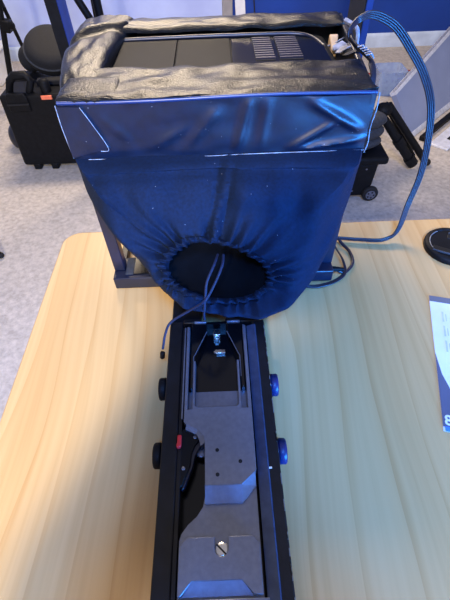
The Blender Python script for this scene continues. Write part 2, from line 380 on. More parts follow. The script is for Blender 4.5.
obj('screw', MB().lathe([(.0035, 0), (.0035, .0012), (.002, .002)], (.036, .60, ZM+.002), n=14), 'slot', mon)
# torn tape and foam at the right rear corner
obj('foam_block', MB().hexa([(.172, .665, Z0+.02), (.182, .665, Z0+.02), (.188, .705, Z0+.02), (.174, .705, Z0+.02), (.174, .665, Z1-.016), (.181, .665, Z1-.016), (.190, .705, Z1-.006), (.176, .705, Z1-.006)]), 'tan', TP, bevel=.002)
for k in range(8):
    x = .170+.026*random.random(); y = .565+.018*k
    a = random.random()*PI; p = []
    for q in range(7): p.append((x+.013*math.cos(a+q*.9)*(.5+random.random()), y+.013*math.sin(a+q*.9)*(.5+random.random())))
    cx = x; cy = y
    p.sort(key=lambda t: math.atan2(t[1]-cy, t[0]-cx))
    z = Z1-.020+.016*random.random(); sx = random.uniform(-.7, .7); sy = random.uniform(-.5, .5)
    obj('tape_scrap', MB().prism(p, lambda X, Y: z+(X-cx)*sx+(Y-cy)*sy, lambda X, Y: z+.0012+(X-cx)*sx+(Y-cy)*sy), 'scrap' if k % 3 else 'tape', TP)
obj('tape_scrap', MB().tube(spline([(.196, .70, Z1+.012), (.207, .67, Z1+.008), (.203, .64, Z1-.012), (.200, .60, Z1-.02)], 8), [.004-.0001*k for k in range(25)], 6), 'scrap', TP)
# stand frame
for sx in (-1, 1):
    obj('post', MB().box((-.1825 if sx < 0 else .164, .4765, .776), (-.1645 if sx < 0 else .181, .494, Z0)), 'navymetal', TP, bevel=.0015)
    obj('post', MB().box((sx*.175-.009, .752, .752), (sx*.175+.009, .770, Z0)), 'navymetal', TP, bevel=.0015)
    obj('side_rail', MB().box((sx*.176-.006, .5075, .752), (sx*.176+.006, .752, .764)), 'navymetal', TP, bevel=.0015)
obj('front_bar', MB().box((-.183, .4575, .752), (.181, .5075, .776)), 'navymetal', TP, bevel=.002)
obj('glass_strip', MB().box((-.150, .466, .776), (.155, .505, .778)), 'gloss', TP, bevel=.0005)
obj('grey_strip', MB().box((-.163, .466, .776), (-.150, .505, .7785)), 'greycloth', TP, bevel=.0005)
# fabric sleeve
SIL = [(-.186,.478,.981),(-.184,.475,.963),(-.181,.470,.935),(-.164,.455,.913),(-.139,.435,.882),(-.109,.415,.849),(-.079,.390,.823),(-.028,.355,.819),(.020,.345,.818),(.066,.355,.814),(.102,.375,.814),(.132,.405,.821),(.153,.430,.849),(.168,.450,.878),(.179,.465,.918),(.184,.475,.947),(.187,.478,.966)]
RC = V((-.007, .374, .868))
def ringpt(a, k=1.0, off=0):       # elastic opening: ellipse on a plane tilted toward the viewer and up
    c, n_ = math.cos(a), math.sin(a)
    hump = .0050*math.exp(-((a % (2*PI) - 2.05)/.5)**2) - .0035*math.exp(-((a % (2*PI) - .75)/.4)**2)
    return RC + V((c*.067, .025*n_, .0265*n_ - .0115*c + hump))*k + V((0, -.75, .66))*off
def resample(pts, n):
    L = [0]
    for i in range(1, len(pts)): L.append(L[-1]+(pts[i]-pts[i-1]).length)
    out = []; j = 0
    for k in range(n):
        d = L[-1]*k/n
        while j < len(pts)-2 and L[j+1] < d: j += 1
        t = (d-L[j])/max(1e-9, L[j+1]-L[j]); out.append(pts[j].lerp(pts[j+1], t))
    return out
def sleeve():
    nt, ns = 124, 220          # top edge samples, silhouette samples
    top = [V((.187-(.373)*k/nt, FY+.006, Z0+.002)) for k in range(nt)]
    sil = resample(spline(SIL, 8), ns)
    outer = top + sil; n = len(outer)
    loops = []
    # angle for each outer point about the ring centre, seen from the front
    ang = []
    for p in outer:
        ang.append(math.atan2((p.z-RC.z)*1.0 + (p.y-RC.y)*.55, (p.x-RC.x)))
    # unwrap to be monotonic
    un = [ang[0]]
    for a in ang[1:]:
        d = a-un[-1]
        while d > PI: d -= 2*PI
        while d < -PI: d += 2*PI
        un.append(un[-1]+d)
    # even out
    tot = 2*PI*(1 if un[-1] > un[0] else -1)
    un = [.75*u+.25*(un[0]+tot*k/n) for k, u in enumerate(un)]
    # hidden back loops folding under and behind
    back2 = []; back1 = []
    for k, p in enumerate(outer):
        if k < nt: back1.append(p+V((0, .012, .004))); back2.append(p+V((0, .03, .005)))
        else:
            c = V((0, .50, .90)); d = (c-p); back1.append(p + V((d.x*.10, .030, d.z*.05+.006))); back2.append(p + V((d.x*.25, .085, d.z*.18+.012)))
    loops += [back2, back1, outer]
    S = 30
    for s in range(1, S+1):
        t = s/S; lp = []
        for k, p in enumerate(outer):
            a = un[k]; r = ringpt(a, 1.14); q = p.lerp(r, t)
            up_ = max(0, math.sin(a)); dn = max(0, -math.sin(a)); side = abs(math.cos(a))
            bul = math.sin(PI*min(1, t**.8))
            q += V((0, -1, .25))*bul*(.020*up_+.020*side+.012*dn)      # belly toward the viewer
            # hanging folds
            f = .0040*math.sin(6.5*q.x/.05 + 5*noise.noise(V((q.x*9, q.z*9, 0))))*t*(1-t)*2.2
            sag = .013*noise.noise(V((q.x*9+2, q.z*26+q.x*6, 4.2))) + .006*noise.noise(V((q.x*22+q.z*10, q.z*30-q.x*14, 9.2)))
            rad = (.010*noise.noise(V((a*2.6+3, t*1.2, 6.1))) + .0045*noise.noise(V((a*6, t*2, 2.2))))*min(1, t*2.2)*(1.15-t*.5)
            gath = .0062*math.sin(a*23+2.4*math.sin(a*5)+noise.noise(V((a*3, 0, 1)))*3)*t**3.2
            sx_ = q.x-.012+.024*t; seam = (.0035*math.exp(-((sx_)/.005)**2) - .0030*math.exp(-((sx_-.0085)/.003)**2) - .0030*math.exp(-((sx_+.0085)/.003)**2) + .0016*math.sin(t*70)*math.exp(-(sx_/.014)**2))*(1 if k < nt else 0)*min(1, 5*t)
            q += V((0, -1, .45)).normalized()*(f+sag*min(1, 4*t)*(1.1-t*.6)+gath+seam+rad)
            # header seam just below the box
            if k < nt: q += V((0, -1, 0))*(-.006*math.exp(-((t-.0)/.03)**2) + .0095*math.exp(-((t-.10)/.05)**2) - .004*math.exp(-((t-.19)/.03)**2))
            lp.append(q)
        loops.append(lp)
    for kk, off in ((1.15, .003), (1.13, .0065), (1.05, .0075), (.99, .004), (.985, -.003)):        # hem roll
        lp = []
        for k in range(n):
            a = un[k]; g = (.055+.05*noise.noise(V((math.cos(a)*2, math.sin(a)*2, 8))))*math.sin(a*23+2.4*math.sin(a*5)+noise.noise(V((a*3, 0, 1)))*3)
            g2 = .0034*math.sin(a*31+1+2*noise.noise(V((a*4, 3, 1))))
            lp.append(ringpt(a, kk*(1+g*.8), off+g2))
        loops.append(lp)
    inner = [[ringpt(a, .99, -.012) for a in un], [ringpt(a, 1.05, -.03)+V((0, .02, 0)) for a in un]]
    loops += [inner[0]]
    return loops, un
loops, un = sleeve()
slv = obj('fabric_sleeve', MB().loft(loops), 'fabric', TP, smooth=True)
slv.data.polygons.foreach_set('use_smooth', [True]*len(slv.data.polygons))
# black cap added behind the opening to make the inside dark
lin = [[ringpt(a, .99, -.011) for a in un]]
for k, (dy, sc, dz) in enumerate(((.03, 1.0, .0), (.07, 1.05, .012), (.10, .9, .02), (.115, .5, .025), (.118, .05, .026))):
    lin.append([RC + V((math.cos(a)*.066*sc, dy+.018*math.sin(a)*sc, dz+.03*math.sin(a)*sc)) for a in un])
obj('dark_inside', MB().loft(lin, close1=True), 'dark_inside', slv, smooth=True)
obj('header_band', MB().loft([[V((x, y, z)) for x, y, z in ((-.185, FY+.006, zz), (.186, FY+.006, zz), (.186, FY+.014, zz), (-.185, FY+.014, zz))] for zz in (Z0-.014, Z0+.003)], True, True), 'fabric', slv, bevel=.003)
for pts in ([(-.007,.375,.899),(-.012,.350,.905),(-.021,.330,.897),(-.024,.320,.879),(-.027,.314,.854),(-.027,.316,.842)],
            [(.000,.375,.898),(-.002,.352,.902),(-.013,.330,.890),(-.025,.317,.877),(-.045,.323,.853),(-.073,.326,.826),(-.081,.312,.818),(-.0865,.303,.797)]):
    obj('drawstring', MB().tube(spline(pts, 8), .0017, 8), 'cord', slv)
obj('cord_stop', MB().lathe([(.002, 0), (.0034, .001), (.0034, .010), (.002, .011)], (-.0885, .297, .784), (0.15, .2, 1), n=12), 'blackplastic', slv)

# ------------------------------------------------------------------ camera rail and slide plate
RL = thing('camera_rail', (-.0125, .2, .75), 'long black metal rail housing with worn edges below the hood on the table', 'rail')
def bar(x0, x1, y0, y1, z0, z1): return MB().box((x0, y0, z0), (x1, y1, z1))
obj('side_bar', bar(-.0785, -.0600, -.06, .345, .757, .800), 'black', RL, bevel=.0018)
obj('side_bar', bar(.0375, .0535, -.06, .345, .757, .800), 'black', RL, bevel=.0018)
obj('bottom_plate', bar(-.0600, .0375, -.06, .335, .757, .776), 'gloss', RL)
obj('front_lip', bar(-.0600, -.036, .3455, .352, .757, .796), 'black', RL, bevel=.001); obj('front_lip', bar(-.001, .0375, .3455, .352, .757, .796), 'black', RL, bevel=.001)
obj('foot_rail', bar(-.0800, -.038, .3525, .4565, .7505, .778), 'black', RL, bevel=.002)
obj('foot_rail', bar(.000, .050, .3525, .4565, .7505, .778), 'black', RL, bevel=.002)
for x in (-.072, .046): obj('foot', MB().box((x-.01, -.04, .7502), (x+.01, .32, .7572)), 'blackplastic', RL)
# sloping clamp strip on the right
obj('clamp_strip', MB().extr([(.0285, -.06, .7985), (.0310, -.06, .8000), (.0395, -.06, .8032), (.0410, -.06, .8005), (.0374, -.06, .7995), (.0374, -.06, .785), (.029, -.06, .785)], (0, .395, 0)), 'bluemetal', RL)
obj('inner_wall', bar(-.0600, -.0555, -.06, .335, .776, .799), 'black', RL, bevel=.0006)
obj('silver_rib', bar(-.0570, -.0550, .20, .333, .799, .8022), 'alu', RL, bevel=.0004)
obj('index_mark', bar(.0365, .0440, .1405, .1425, .8003, .8007), 'white', RL)
wm = MB()
for k in range(34):
    y = -.02+.36*random.random(); l = .002+.010*random.random()**2
    wm.box((.0523, y, .7993), (.0532, y+l, .8003))
obj('edge_wear', wm, 'worn', RL)['kind'] = 'stuff'
# knobs
for x, y, s in ((-.0785, .250, -1), (-.0785, .165, -1), (.0535, .250, 1), (.0535, .165, 1)):
    k = obj('knob', MB().lathe([(.0115, 0), (.0115, .001), (.0130, .0014), (.0138, .0025), (.0138, .0088), (.0126, .0102), (.006, .0105)], (x, y, .783), (s, 0, 0), n=48, ripple=.05), 'blackplastic' if s < 0 else 'knob_bluelit', RL)
    k['label'] = 'black knurled side knob' if s < 0 else 'black knurled side knob with painted blue light'

SP = thing('slide_plate', (-.0125, .18, .776), 'grey aluminium quick release camera plate slotted into the black rail', 'camera plate')
ZP = .8050
def arc(cx, cy, r, a0, a1, n=8): return [(cx+r*math.cos(a0+(a1-a0)*k/n), cy+r*math.sin(a0+(a1-a0)*k/n)) for k in range(n+1)]
# upper level: body with two prongs and a stepped left side
upper = [(.0255, .124+.013), (.0268, .139), (.0268, .332), (.0225, .334), (.0225, .2105), (.0150, .2105), (.0150, .2770), (.0120, .2770), (.0120, .2160), (.0090, .2130)]
upper += [(-.0385, .2130), (-.0410, .2160), (-.0410, .2770), (-.0440, .2770), (-.0440, .2105), (-.0495, .2105), (-.0495, .3320), (-.0535, .3320)]
upper += [(-.0535, .1950), (-.0500, .1915), (-.0440, .1885), (-.0370, .1850), (-.0310, .1780), (-.0290, .1700), (-.0285, .124), (.0105, .124)]
obj('plate_body', MB().prism(upper, .790, ZP), 'alu', SP, bevel=.0006)
cc = [(-.0500, .1915), (-.0440, .1885), (-.0370, .1850), (-.0310, .1780), (-.0290, .1700)]
ch_a = [V((x, y, ZP-.0002)) for x, y in cc]; ch_b = [V((x-.0014, y-.0046, .8026)) if k < 3 else V((x-.0046, y-.0028, .8026)) for k, (x, y) in enumerate(cc)]
ch_c = [V((p.x, p.y, .793)) for p in ch_b]; ch_d = [V((p.x, p.y, .793)) for p in ch_a]
obj('curved_bevel', MB().loft([[a_, b_, c_, d_] for a_, b_, c_, d_ in zip(ch_a, ch_b, ch_c, ch_d)], True, True), 'alu', SP, smooth=False)
# sloping step between the upper and lower levels
obj('bevel_step', MB().add([(-.0285, .124, ZP-.0001), (.0105, .124, ZP-.0001), (.0105, .108, .7988), (-.0285, .108, .7988), (-.0285, .124, .790), (.0105, .124, .790), (.0105, .108, .790), (-.0285, .108, .790),
                       (.0255, .137, ZP-.0001), (.0255, .124, .7988), (.0255, .137, .790), (.0255, .124, .790)],
    [(0, 1, 2, 3), (1, 8, 9, 2), (3, 2, 6, 7), (2, 9, 11, 6), (0, 3, 7, 4), (8, 10, 11, 9), (4, 7, 6, 5), (5, 6, 11, 10), (0, 4, 5, 1), (1, 5, 10, 8)]), 'alu', SP, smooth=False)
lower = [(.0258, .1395), (.0258, .020), (-.0545, .020), (-.0545, .076)] + [(-.0525, .082), (-.046, .090), (-.037, .0975), (-.031, .106), (-.0285, .118), (-.0285, .1395)]
obj('lower_level', MB().prism(lower, .788, .7968), 'alu', SP, bevel=.0004)
notch = [(-.0190, .0775)] + arc(-.0125, .0675, .0066, PI, 2*PI, 10) + [(-.0055, .0775)]
end = [(-.0465, .0775)] + notch + [(.0185, .0775), (.0245, .0710), (.0245, .0305), (.0165, .0310), (.0055, .0420), (-.0405, .0420), (-.0505, .0310), (-.0535, .0305), (-.0535, .0690)]
obj('end_plate', MB().prism(end, .7965, ZP-.0005), 'alu', SP, bevel=.0006)
obj('end_bevel', MB().add([(-.0405, .0420, ZP-.0007), (.0055, .0420, ZP-.0007), (.0165, .0305, .8002), (-.0505, .0305, .8002), (-.0405, .042, .7965), (.0055, .042, .7965), (.0165, .0305, .7965), (-.0505, .0305, .7965)],
    [(0, 1, 2, 3), (3, 2, 6, 7), (0, 3, 7, 4), (1, 5, 6, 2), (0, 4, 5, 1), (4, 7, 6, 5)]), 'alu', SP, smooth=False)
obj('end_strip', MB().box((-.0575, .0215, .795), (.0300, .0285, .8030)), 'alu', SP, bevel=.0006)
# deep floor of the fork with a paler back half
obj('fork_floor', MB().box((-.0535, .2110, .786), (.0268, .2400, .7905)), 'alu', SP, bevel=.0004)
# black tongue with tapering channel
tongue = MB()
tongue.prism([(-.0450, .341), (-.0270, .341), (-.0270, .326), (-.0420, .290), (-.0440, .240), (-.0480, .240), (-.0480, .341)], .7765, .8005)
tongue.prism([(.0190, .341), (.0010, .341), (.0010, .326), (.0150, .290), (.0165, .240), (.0215, .240), (.0215, .341)], .7765, .8005)
obj('tongue', tongue, 'gloss', SP, bevel=.0009)
obj('tongue_floor', MB().box((-.0440, .2385, .7762), (.0165, .3405, .7850)).box((-.036, .3405, .7762), (-.0005, .3445, .7985)), 'gloss', SP)
wl = MB().tube([(-.0268, .326, .8008), (-.0418, .290, .8008), (-.0442, .286, .8008), (-.0442, .255, .8008)], .0006, 6)
wl.tube([(.0008, .326, .8008), (.0148, .290, .8008), (.0168, .286, .8008), (.0168, .255, .8008)], .0006, 6)
obj('channel_edge', wl, 'alu', SP)
obj('catch', MB().box((-.0185, .3235, .785), (-.0085, .3330, .7955)).box((-.0165, .3185, .785), (-.0105, .3240, .793)), 'steel', SP, bevel=.001)
obj('catch', MB().prism([(-.0190, .3005), (-.0150, .3040), (-.0020, .3040), (-.0020, .2975), (-.0150, .2975)], .785, .7895), 'steel', SP, bevel=.0008)
for x0, x1 in ((-.0440, -.0275), (.0015, .0195)): obj('end_tab', MB().box((x0, .3405, .797), (x1, .3435, .8030)), 'alu', SP, bevel=.0006)
for x, y in ((-.015, .161), (.010, .148), (-.015, .135)):
    h = obj('hole', MB().lathe([(.0021, 0), (.0021, .0006)], (x, y, ZP-.0003), n=18), 'slot', SP)
sc = obj('screw', MB().lathe([(.0072, 0), (.0072, .004), (.0064, .0050), (.003, .0051)], (-.0122, .0665, .7972), n=32), 'steel', SP)
obj('slot', MB().box((-.0122-.0068, .0665-.0008, .8022), (-.0122+.0068, .0665+.0008, .80245), RZ(-.75)), 'slot', sc)
LV = obj('lock_lever', MB().prism([(-.0545, .1895), (-.0390, .1880), (-.0355, .1830), (-.0345, .1760), (-.0400, .1700), (-.0440, .1600), (-.0450, .1480), (-.0530, .1270), (-.0570, .1240), (-.0575, .1850)], .786, .7985), 'blackplastic', SP, bevel=.001)
obj('lever_edge', MB().prism([(-.0345, .1765), (-.0335, .1700), (-.0400, .1600), (-.0425, .1475), (-.0515, .1250), (-.0545, .1230), (-.0540, .1280), (-.0460, .1485), (-.0450, .1600), (-.0410, .1700)], .785, .7955), 'navymetal', LV, bevel=.0008)
obj('pivot', MB().lathe([(.0065, 0), (.0065, .004), (.005, .0048)], (-.0335, .1660, .785), n=24), 'alu', LV)
for x, y in ((-.0405, .1790), (-.0525, .1445)):
    s_ = obj('screw', MB().lathe([(.0021, 0), (.0021, .0006), (.0016, .0009)], (x, y, .7984), n=16), 'alu', LV)
obj('safety_catch', MB().prism([(-.0600, .1800), (-.0555, .1800), (-.0555, .1690), (-.0565, .1660), (-.0600, .1655), (-.0610, .1680), (-.0600, .1720)], .7990, .8050), 'red', LV, bevel=.0008)['label'] = 'red safety catch'

# ------------------------------------------------------------------ cables on and above the table
CAB = [(.207,.560,.7565),(.252,.552,.7565),(.293,.548,.758),(.319,.560,.769),(.334,.585,.806),(.344,.600,.857),(.340,.610,.915),(.329,.620,.967),(.303,.620,1.011),(.271,.620,1.047),(.245,.620,1.072),(.223,.620,1.084),(.205,.620,1.088),(.190,.620,1.082),(.180,.610,1.076),(.178,.600,1.069),(.183,.580,1.064),(.192,.560,1.060),(.1945,.545,1.056),(.195,.530,1.048),(.193,.520,1.038)]
rc = thing('ribbon_cable', CAB[0], 'flat ribbon of dark blue strands looping high beside the hood', 'cable')
cs = spline(CAB, 8)
for k in range(4):
    pts = []
    for i, p in enumerate(cs):
        t = (cs[min(i+1, len(cs)-1)]-cs[max(i-1, 0)]).normalized()
        sd = t.cross(V((0, 0.95, .3))); sd = sd.normalized() if sd.length > .01 else V((1, 0, 0))
        f = min(1, i/20) ; wv = (1 if i < 90 else max(.5, 1-(i-90)/60))
        pts.append(p + sd*(k-1.5)*.0027*(.55+.45*f)*wv + (V((0, 0, .001)) if i < 20 else V((0, 0, 0))))
    obj('strand', MB().tube(pts, .0018, 8), 'cable', rc)
bt = MB()
for k in range(5):
    p = cs[-30+k*2]; bt.tube([p+V((-.004, .002, .003)), p+V((.001, -.003, .006)), p+V((.005, -.002, .001))], .0011, 6)
obj('cable_tie', bt, 'scrap', rc)
us = obj('usb_cable', MB().tube(spline([(.186,.4745,.763),(.192,.4735,.7605),(.207,.474,.7545),(.225,.495,.7545),(.226,.521,.756),(.216,.542,.7585),(.207,.556,.764),(.194,.552,.772),(.184,.520,.775)], 8), .0028, 10), 'cable')
tag(us, 'dark thin round cable loop with plug beside the hood foot', 'cable')
obj('plug', MB().lathe([(.003, 0), (.0048, .001), (.0048, .008), (.0042, .009), (.0042, .012), (.0034, .016), (.003, .021)], (.1815, .4745, .763), (1, -.05, -.02), n=14), 'blackplastic', us)
fl = MB(); fp = spline([(.132,.447,.7535),(.156,.445,.7535),(.186,.455,.7535),(.205,.470,.7575),(.2065,.496,.7625),(.200,.527,.7635),(.196,.545,.766)], 8)
for o_ in (-.0022, 0, .0022):
    fl.tube([p+V((.3, -.9, 0)).normalized()*o_ for p in fp], .0015, 8)
tag(obj('flat_cable', fl, 'cable'), 'short dark blue flat cable curving on the table behind the plug', 'cable')

# ------------------------------------------------------------------ lens cap, leaflet
cx, cy, r = .410, .527, .047
lc = thing('lens_cap', (cx, cy, .75), 'round black plastic lens cap with pinch grips on the table corner', 'lens cap')
obj('cap_body', MB().lathe([(r-.001, .0003), (r, .0015), (r, .0085), (r-.002, .0110), (r-.0075, .0118), (r-.009, .0098), (.001, .0098)], (cx, cy, .75), n=64), 'blackplastic', lc)
obj('ring_mark', MB().tube([(cx+(r-.0085)*math.cos(a), cy+(r-.0085)*math.sin(a), .7610) for a in [PI*.62+k*.06 for k in range(24)]], .0009, 6), 'worn', lc)
q = RZ(-.5)
for dx, dy, w_, h_ in ((-.013, -.023, .017, .0075), (.006, .021, .017, .0075)):
    c = V((cx, cy, 0)) + q @ V((dx, dy, 0))
    obj('pinch_grip', MB().box((c.x-w_, c.y-h_, .7598), (c.x+w_, c.y+h_, .7606), q), 'grip', lc, bevel=.0006)
    c2 = V((cx, cy, 0)) + q @ V((dx, dy*1.30, 0))
    obj('grip_ridge', MB().box((c2.x-w_, c2.y-.0012, .7598), (c2.x+w_, c2.y+.0012, .7632), q), 'greycloth', lc, bevel=.0005)

lp0 = V((.270, .194, .7503)); ex = (V((.332, .418, 0))-V((.270, .194, 0))).normalized(); ey = V((ex.y, -ex.x, 0))
PL, PW = .2325, .15
lf_ = thing('leaflet', (lp0.x, lp0.y, .75), 'white leaflet with slate grey bands at the right table edge', 'leaflet')
def PP(a, b, z=0): p = lp0 + ex*a + ey*b; return (p.x, p.y, p.z+z)
def sheet(ab, z, th=.0002): return MB().extr([PP(a, b, z) for a, b in ab], (0, 0, th))
def curl(a): return .0
obj('sheet', sheet([(0, 0), (0, PW), (PL, PW), (PL, 0)], 0, .0005), 'paper', lf_)
obj('dark_header', sheet([(PL-.012, 0), (PL-.012, PW), (PL, PW), (PL, 0)], .0006), 'papergrey', lf_)
crv = [(.006, .0), (.120, .0), (.085, .006), (.062, .015), (.046, .030), (.036, .055), (.030, .10), (.028, PW), (.006, PW)]
obj('dark_band', sheet(crv, .0006), 'paperdark', lf_)
obj('blue_swoosh', sheet([(0, .002), (.006, .002), (.007, .012), (.005, .03), (.0, .05)], .0009), 'printblue', lf_)
def glyph3(a, b, s):
    mb = MB()
    for c0 in (0, 1):
        pts = [PP(a + s*(.25*math.sin(t)) + 0, b + s*(.5*c0 + .25 - .25*math.cos(t)), .0010) for t in [PI*k/8 for k in range(9)]]
        pts = [PP(a + s*.42*math.sin(PI*k/8), b + s*(.5*c0+.25-.25*math.cos(PI*k/8)), .0010) for k in range(9)]
        mb.tube(pts, s*.075, 6)
    return mb
cu = D.curves.new('printed_digit', 'FONT'); cu.body = '8'; cu.size = .0195; cu.extrude = .0001; cu.offset = .0005
to = D.objects.new('printed_digit', cu); COL.objects.link(to)
bpy.context.view_layer.update()
dg = bpy.context.evaluated_depsgraph_get(); me3 = D.meshes.new_from_object(to.evaluated_get(dg)); D.objects.remove(to)
o3 = D.objects.new('printed_digit', me3); COL.objects.link(o3); me3.materials.append(M['paper']); o3.parent = lf_
ang3 = math.atan2(ex.y, ex.x)-PI/2
p3 = V(PP(.009, .0025, .0011)) - V((lp0.x, lp0.y, .75)); o3.matrix_local = Matrix.Translation(p3) @ Matrix.Rotation(ang3, 4, 'Z')
tl = MB()
for k in range(3):
    a0 = .125+.028*k
    tl.extr([PP(a0, .016, .0008), PP(a0+.020, .016, .0008), PP(a0+.020, .0185, .0008), PP(a0, .0185, .0008)], (0, 0, .0002))
    tl.extr([PP(a0+.002, .021, .0008), PP(a0+.016, .021, .0008), PP(a0+.016, .0225, .0008), PP(a0+.002, .0225, .0008)], (0, 0, .0002))
obj('printed_lines', tl, 'printpale', lf_)
st = obj('strap_tail', MB().extr([(.242, .218, .7504), (.246, .207, .7504), (.268, .193, .7504), (.300, .180, .7504), (.300, .187, .7504), (.270, .2005, .7504)], (0, 0, .0018)), 'greycloth')
SKIP_STRAP = True
D.objects.remove(st)

# ------------------------------------------------------------------ things on the floor, left
hc = thing('hard_case', (-.83, 2.29, 0), 'large black hard equipment case standing on the carpet at left', 'case')
X0, X1, Y0, Y1, ZT = -1.118, -.52, 2.105, 2.46, .412
obj('lower_shell', MB().hexa([(X0, Y0, .03), (X1, Y0, .03), (X1, 2.30, .03), (X0, 2.30, .03), (X0+.018, Y0+.004, ZT), (X1-.01, Y0+.004, ZT), (X1-.01, 2.30, ZT), (X0+.018, 2.30, ZT)]), 'blackplastic', hc, bevel=.015, seg=3)
obj('lid', MB().hexa([(X0, 2.304, .03), (X1, 2.304, .03), (X1, Y1, .03), (X0, Y1, .03), (X0+.018, 2.304, ZT), (X1-.01, 2.304, ZT), (X1-.01, Y1-.01, ZT), (X0+.018, Y1-.01, ZT)]), 'blackplastic', hc, bevel=.015, seg=3)
for x in (-1.05, -.95, -.60): obj('foot', MB().box((x-.02, Y0+.004, 0), (x+.02, Y0+.05, .035)), 'blackplastic', hc, bevel=.006)
for x, w_ in ((-1.01, .055),):
    obj('latch', MB().extr([(x-w_, Y0-.006, .335), (x+w_, Y0-.006, .335), (x+w_, Y0-.006, .405), (x+w_*.75, Y0-.006, .423), (x-w_*.75, Y0-.006, .423), (x-w_, Y0-.006, .405)], (0, .03, 0)), 'blackplastic', hc, bevel=.005)
    obj('latch_pin', MB().tube([(x-w_, Y0-.008, .372), (x+w_, Y0-.008, .372)], .006, 8), 'slot', hc)
obj('end_handle', MB().tube([(-1.055, 2.15, .408), (-1.030, 2.15, .465), (-1.0, 2.15, .490), (-.945, 2.15, .492), (-.925, 2.15, .465), (-.955, 2.15, .408)], [.018, .019, .021, .021, .019, .018], 8), 'blackplastic', hc)
obj('handle_post', MB().lathe([(.026, 0), (.026, .05), (.020, .062), (.010, .065)], (-.865, 2.15, .408), n=18), 'blackplastic', hc)
obj('carry_handle', MB().tube(spline([(-.70, 2.20, .41), (-.698, 2.20, .45), (-.68, 2.20, .465), (-.62, 2.20, .465), (-.602, 2.20, .45), (-.60, 2.20, .41)], 6), .013, 10), 'blackplastic', hc)
obj('orange_label', MB().box((-.885, Y0-.0035, .390), (-.832, Y0+.006, .4085)), 'orange', hc, bevel=.002)['label'] = 'small orange label on the front edge'
# round pouch on top of the case
def ellipsoid(mb, c, rx, ry, rz, rot=None, n=24, m=14, sq=1.0):
    loops_ = []
    for i in range(m+1):
        ph = -PI/2 + PI*i/m; lp = []
        for j in range(n):
            a = 2*PI*j/n; p = V((rx*math.cos(ph)**sq*math.cos(a), ry*math.cos(ph)**sq*math.sin(a), rz*math.sin(ph)))
            lp.append(V(c) + (rot @ p if rot else p))
        loops_.append(lp)
    mb.loft(loops_, True, True); return mb
pb = thing('round_pouch', (-.90, 2.34, .412), 'round black zipped lens pouch resting on the hard case', 'pouch')
rt = RZ(.35) @ RX(-.95)
pc = V((-.865, 2.40, .523))
prof = [(r_*1.18, h_*1.15) for r_, h_ in ((.02, -.045), (.085, -.045), (.108, -.038), (.114, -.02), (.112, -.003), (.116, .0), (.112, .003), (.110, .02), (.098, .036), (.07, .044), (.02, .046))]
ax = rt @ V((0, 0, 1)); ax = V((.18, -.45, .87)).normalized()
obj('pouch_shell', MB().lathe(prof, pc, ax, n=40), 'blackcloth', pb)
obj('zip', MB().lathe([(.1355, -.004), (.140, -.002), (.140, .002), (.1355, .004)], pc, ax, n=40), 'greycloth', pb)
obj('strap', MB().box((-.93, 2.215, .4125), (-.74, 2.265, .440), RZ(.06)), 'blackcloth', pb, bevel=.008)
obj('side_pocket', ellipsoid(MB(), (-1.00, 2.41, .478), .055, .045, .065), 'blackcloth', pb)
# light stands
def stand_leg(mb, a, b, r): return mb.tube([a, b], r, 12)
ls = thing('light_stand', (-1.28, 2.95, 0), 'thin black light stand behind the hard case at far left', 'light stand')
obj('column', MB().tube([(-1.258, 2.9, .60), (-1.18, 2.9, 1.6)], .016, 12), 'blackplastic', ls)
obj('leg', MB().tube([(-1.255, 2.9, .66), (-1.41, 2.86, .012)], .017, 12), 'blackplastic', ls)
obj('leg', MB().tube([(-1.255, 2.9, .66), (-1.33, 3.25, .012)], .012, 12), 'blackplastic', ls)
obj('leg', MB().tube([(-1.255, 2.9, .66), (-1.66, 2.98, .012)], .012, 12), 'blackplastic', ls)
obj('clamp', MB().box((-1.30, 2.87, .475), (-1.245, 2.93, .54), RY(.2)), 'blackplastic', ls, bevel=.006)
obj('clamp_knob', MB().lathe([(.008, 0), (.008, .01), (.02, .012), (.02, .03), (.012, .034)], (-1.25, 2.885, .51), (1, -.3, 0), n=16), 'blackplastic', ls)
ns = thing('floor_stand', (-1.18, 1.36, 0), 'black stand leg ending in a rubber foot at the left edge', 'stand')
obj('column', MB().tube([(-1.18, 1.37, .30), (-1.18, 1.37, 1.6)], .014, 12), 'blackplastic', ns)
for ex_, ey_ in ((-1.019, 1.372), (-1.30, 1.15), (-1.30, 1.62)):
    l = obj('leg', MB().tube([(-1.18, 1.37, .36), (ex_, ey_, .014)], .013, 10), 'blackplastic', ns)
    obj('rubber_foot', ellipsoid(MB(), (ex_, ey_, .0145), .016, .016, .014, n=14, m=8), 'slot', l)
wbx = thing('storage_box', (-1.82, 3.47, 0), 'white plastic storage box on the carpet at the far left', 'box')
obj('body', MB().hexa([(-2.0, 3.32, .0), (-1.66, 3.32, .0), (-1.66, 3.62, .0), (-2.0, 3.62, .0), (-2.02, 3.30, .20), (-1.64, 3.30, .20), (-1.64, 3.64, .20), (-2.02, 3.64, .20)]), 'white', wbx, bevel=.012)
obj('lid', MB().prism(rounded(-2.03, 3.29, -1.63, 3.65, .03), .20, .22), 'white', wbx, bevel=.006)
nb = obj('navy_bag', ellipsoid(MB(), (-1.215, 2.40, .07), .06, .09, .07, sq=.6), 'navymetal'); tag(nb, 'small navy pouch on the carpet beside the hard case', 'pouch')

